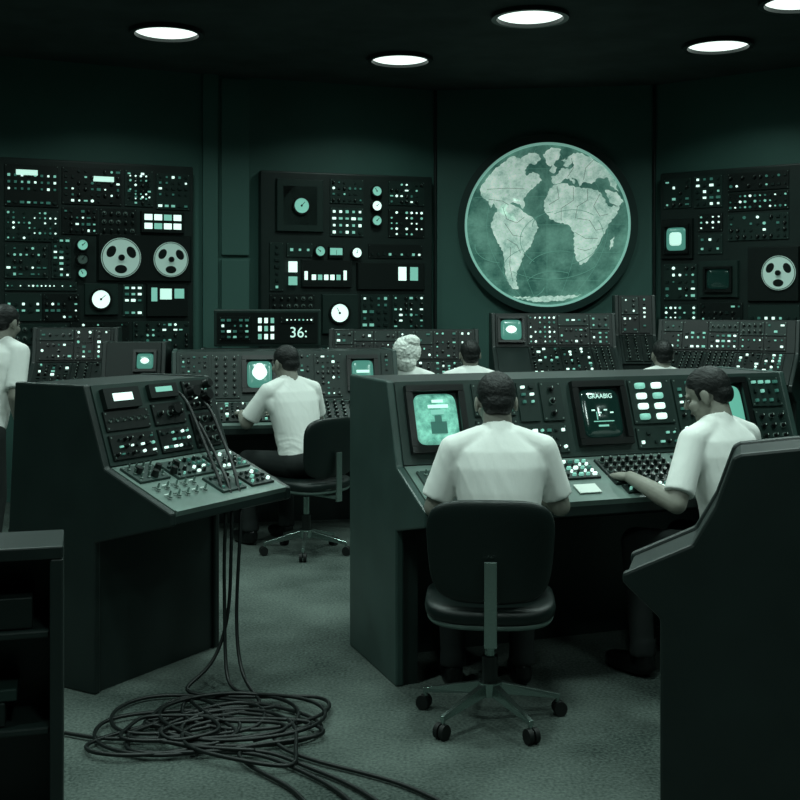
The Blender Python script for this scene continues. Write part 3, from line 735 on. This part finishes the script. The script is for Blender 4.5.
    for s_ in(-1,1):
        el=Vector(arms[s_][0])+Vector((0,0,Z)); wr=Vector(arms[s_][1])+Vector((0,0,Z))
        capsule(G,SH[s_],el,0.048,0.040); capsule(G,el,el.lerp(wr,0.35),0.040,0.041); capsule(G,el.lerp(wr,0.35),wr,0.041,0.026)
        dr=(wr-el).normalized(); dr=Vector((dr.x,dr.y,min(dr.z,0.0)-0.05))
        hand(G,wr,dr,(0,0,-1) if sit else (-s_,0,0.01),s_*1,0.32)
    vs,fs=remesh(G,min(vox,0.0050) if vox<0.009 else 0.008,2)
    mb.add(vs,fs,'skin',smooth=True)
    for s_ in(-1,1):
        mb.sel((0.030*s_,0.078,0.001),(0.013,0.009,0.0065),'eye_white',HM,nu=12,nv=8); mb.sel((0.030*s_,0.0855,0.001),(0.0055,0.003,0.0055),'eye_dark',HM,nu=10,nv=6)
        mb.sel((0.032*s_,0.087,0.022),(0.020,0.007,0.0035),hair,HM,nu=12,nv=6)
    mb.sel((0,0.0915,-0.055),(0.019,0.005,0.0045),'lips',HM,nu=12,nv=6)
    G=([],[]); n_=Vector((0,-0.53,0.85)).normalized(); k_=n_.dot(Vector((0,0.0,0.016)))
    if big_hair:
        ell(G,(0,-0.045,0.035),(0.112,0.112,0.118),HM,plane=(n_,k_-0.03)); ell(G,(0.04,-0.07,0.11),(0.07,0.07,0.055),HM); ell(G,(0,-0.09,-0.05),(0.085,0.06,0.08),HM)
    else:
        ell(G,(0,-0.015,0.033),(0.0805,0.1,0.0915),HM,plane=(n_,k_)); ell(G,(0,-0.055,-0.01),(0.066,0.058,0.062),HM,plane=(Vector((0,0,1)),-0.058))
        for s_ in(-1,1): capsule(G,HM@Vector((0.072*s_,0.022,0.03)),HM@Vector((0.070*s_,0.022,-0.012)),0.009,0.006,10)
    vs,fs=remesh(G,min(vox,0.005),4); 
    out=[v+(v-hc).normalized()*noise.noise(Vector((v.x*60,v.y*25,v.z*60)))*(0.001 if not big_hair else 0.006) for v in vs]
    mb.add(out,fs,hair,smooth=True)
    G=([],[])
    if sit:
        ell(G,(0,-0.01,0.555),(0.170,0.145,0.085),e=0.9)
        J=legs or {s_:((0.145*s_,0.43,0.545),(0.14*s_,0.40,0.12)) for s_ in(-1,1)}
        for s_ in(-1,1):
            kn,an=Vector(J[s_][0]),Vector(J[s_][1])
            capsule(G,(0.085*s_,0.0,0.55),kn,0.088,0.064); capsule(G,kn,an,0.064,0.05); capsule(G,an+Vector((0,0,0.02)),an+Vector((0,0,-0.03)),0.052,0.056,flat1=True)
    else:
        ell(G,(0,0,0.52+Z),(0.17,0.125,0.12))
        J={s_:((0.10*s_,0.03,0.28+Z/2),(0.11*s_,-0.02,0.10)) for s_ in(-1,1)}
        for s_ in(-1,1):
            kn,an=Vector(J[s_][0]),Vector(J[s_][1])
            capsule(G,(0.085*s_,0,0.50+Z),kn,0.088,0.062); capsule(G,kn,an,0.062,0.048)
    vs,fs=remesh(G,max(vox,0.009),3); mb.add(vs,fs,'trousers',smooth=True)
    G=([],[])
    for s_ in(-1,1):
        an=Vector(J[s_][1]); ell(G,(an.x,an.y+0.07,0.042),(0.046,0.130,0.040),e=0.8,plane=(Vector((0,0,1)),0.004)); ell(G,(an.x,an.y,0.07),(0.042,0.055,0.05),plane=(Vector((0,0,1)),0.004))
    vs,fs=remesh(G,0.009,2); mb.add(vs,fs,'shoe_black',smooth=True)
    return mb.obj(name,loc=(loc[0],loc[1],0),rotz=yaw)

# front operator
chair((0.335,4.285),math.radians(-4),0.25)
person('seated_operator',(0.375,4.265),math.radians(3),lean=0.16,arms={-1:((-0.24,0.10,0.78),(-0.16,0.33,0.845)),1:((0.24,0.10,0.78),(0.16,0.33,0.845))},head=(0.0,0.22),headfwd=0.05,seed=1,ws=0.90)
# right operator
y2=math.radians(37)
chair((1.41,4.60),y2+0.1,0.5)
person('seated_operator',(1.385,4.62),y2,lean=0.24,arms={-1:((-0.31,0.09,0.765),(-0.275,0.36,0.835)),1:((0.25,0.16,0.80),(0.14,0.38,0.845))},head=(0.45,0.36),headfwd=0.05,
       legs={-1:((-0.17,0.42,0.545),(-0.20,0.36,0.12)),1:((0.12,0.42,0.545),(0.13,0.36,0.12))},seed=2,ws=0.96)
# mid-left operator
y3=math.radians(40)
chair((-0.585,7.18),y3+0.15,0.1)
person('seated_operator',(-0.60,7.2),y3,lean=0.30,arms={-1:((-0.25,0.27,0.80),(-0.13,0.52,0.835)),1:((0.25,0.2,0.80),(0.12,0.44,0.835))},head=(0.1,0.15),headfwd=0.04,seed=3)
# rear operators
person('seated_woman',(0.04,8.45),math.radians(-10),lean=0.12,hair='hair_white',big_hair=True,vox=0.012); chair((0.04,8.43),math.radians(-10))
person('seated_operator',(0.53,8.5),math.radians(5),lean=0.1,vox=0.012,seed=5); chair((0.53,8.48),0.1)
person('seated_operator',(1.93,8.45),math.radians(-10),lean=0.1,vox=0.012,head=(0.3,0),seed=6); chair((1.93,8.43),-0.2)
# standing man at the left
person('standing_operator',(-2.50,6.85),math.radians(-28),lean=0.30,zoff=0.26,sit=False,vox=0.01,head=(0.1,0.2),seed=7,
       arms={-1:((-0.24,0.02,0.72),(-0.22,0.10,0.47)),1:((0.22,0.06,0.74),(0.18,0.17,0.50))})

# ---------------- camera ----------------
cam=bpy.data.cameras.new('camera'); co=bpy.data.objects.new('camera',cam); scene.collection.objects.link(co)
co.location=(0,0,1.545); co.rotation_euler=(math.pi/2,0,0); cam.sensor_width=36; cam.lens=1150/800*36; cam.shift_y=-95/800
cam.clip_start=0.05
scene.camera=co
w=bpy.data.worlds.new('world'); scene.world=w; w.use_nodes=True
w.node_tree.nodes['Background'].inputs[0].default_value=(0.01,0.03,0.025,1); w.node_tree.nodes['Background'].inputs[1].default_value=0.3
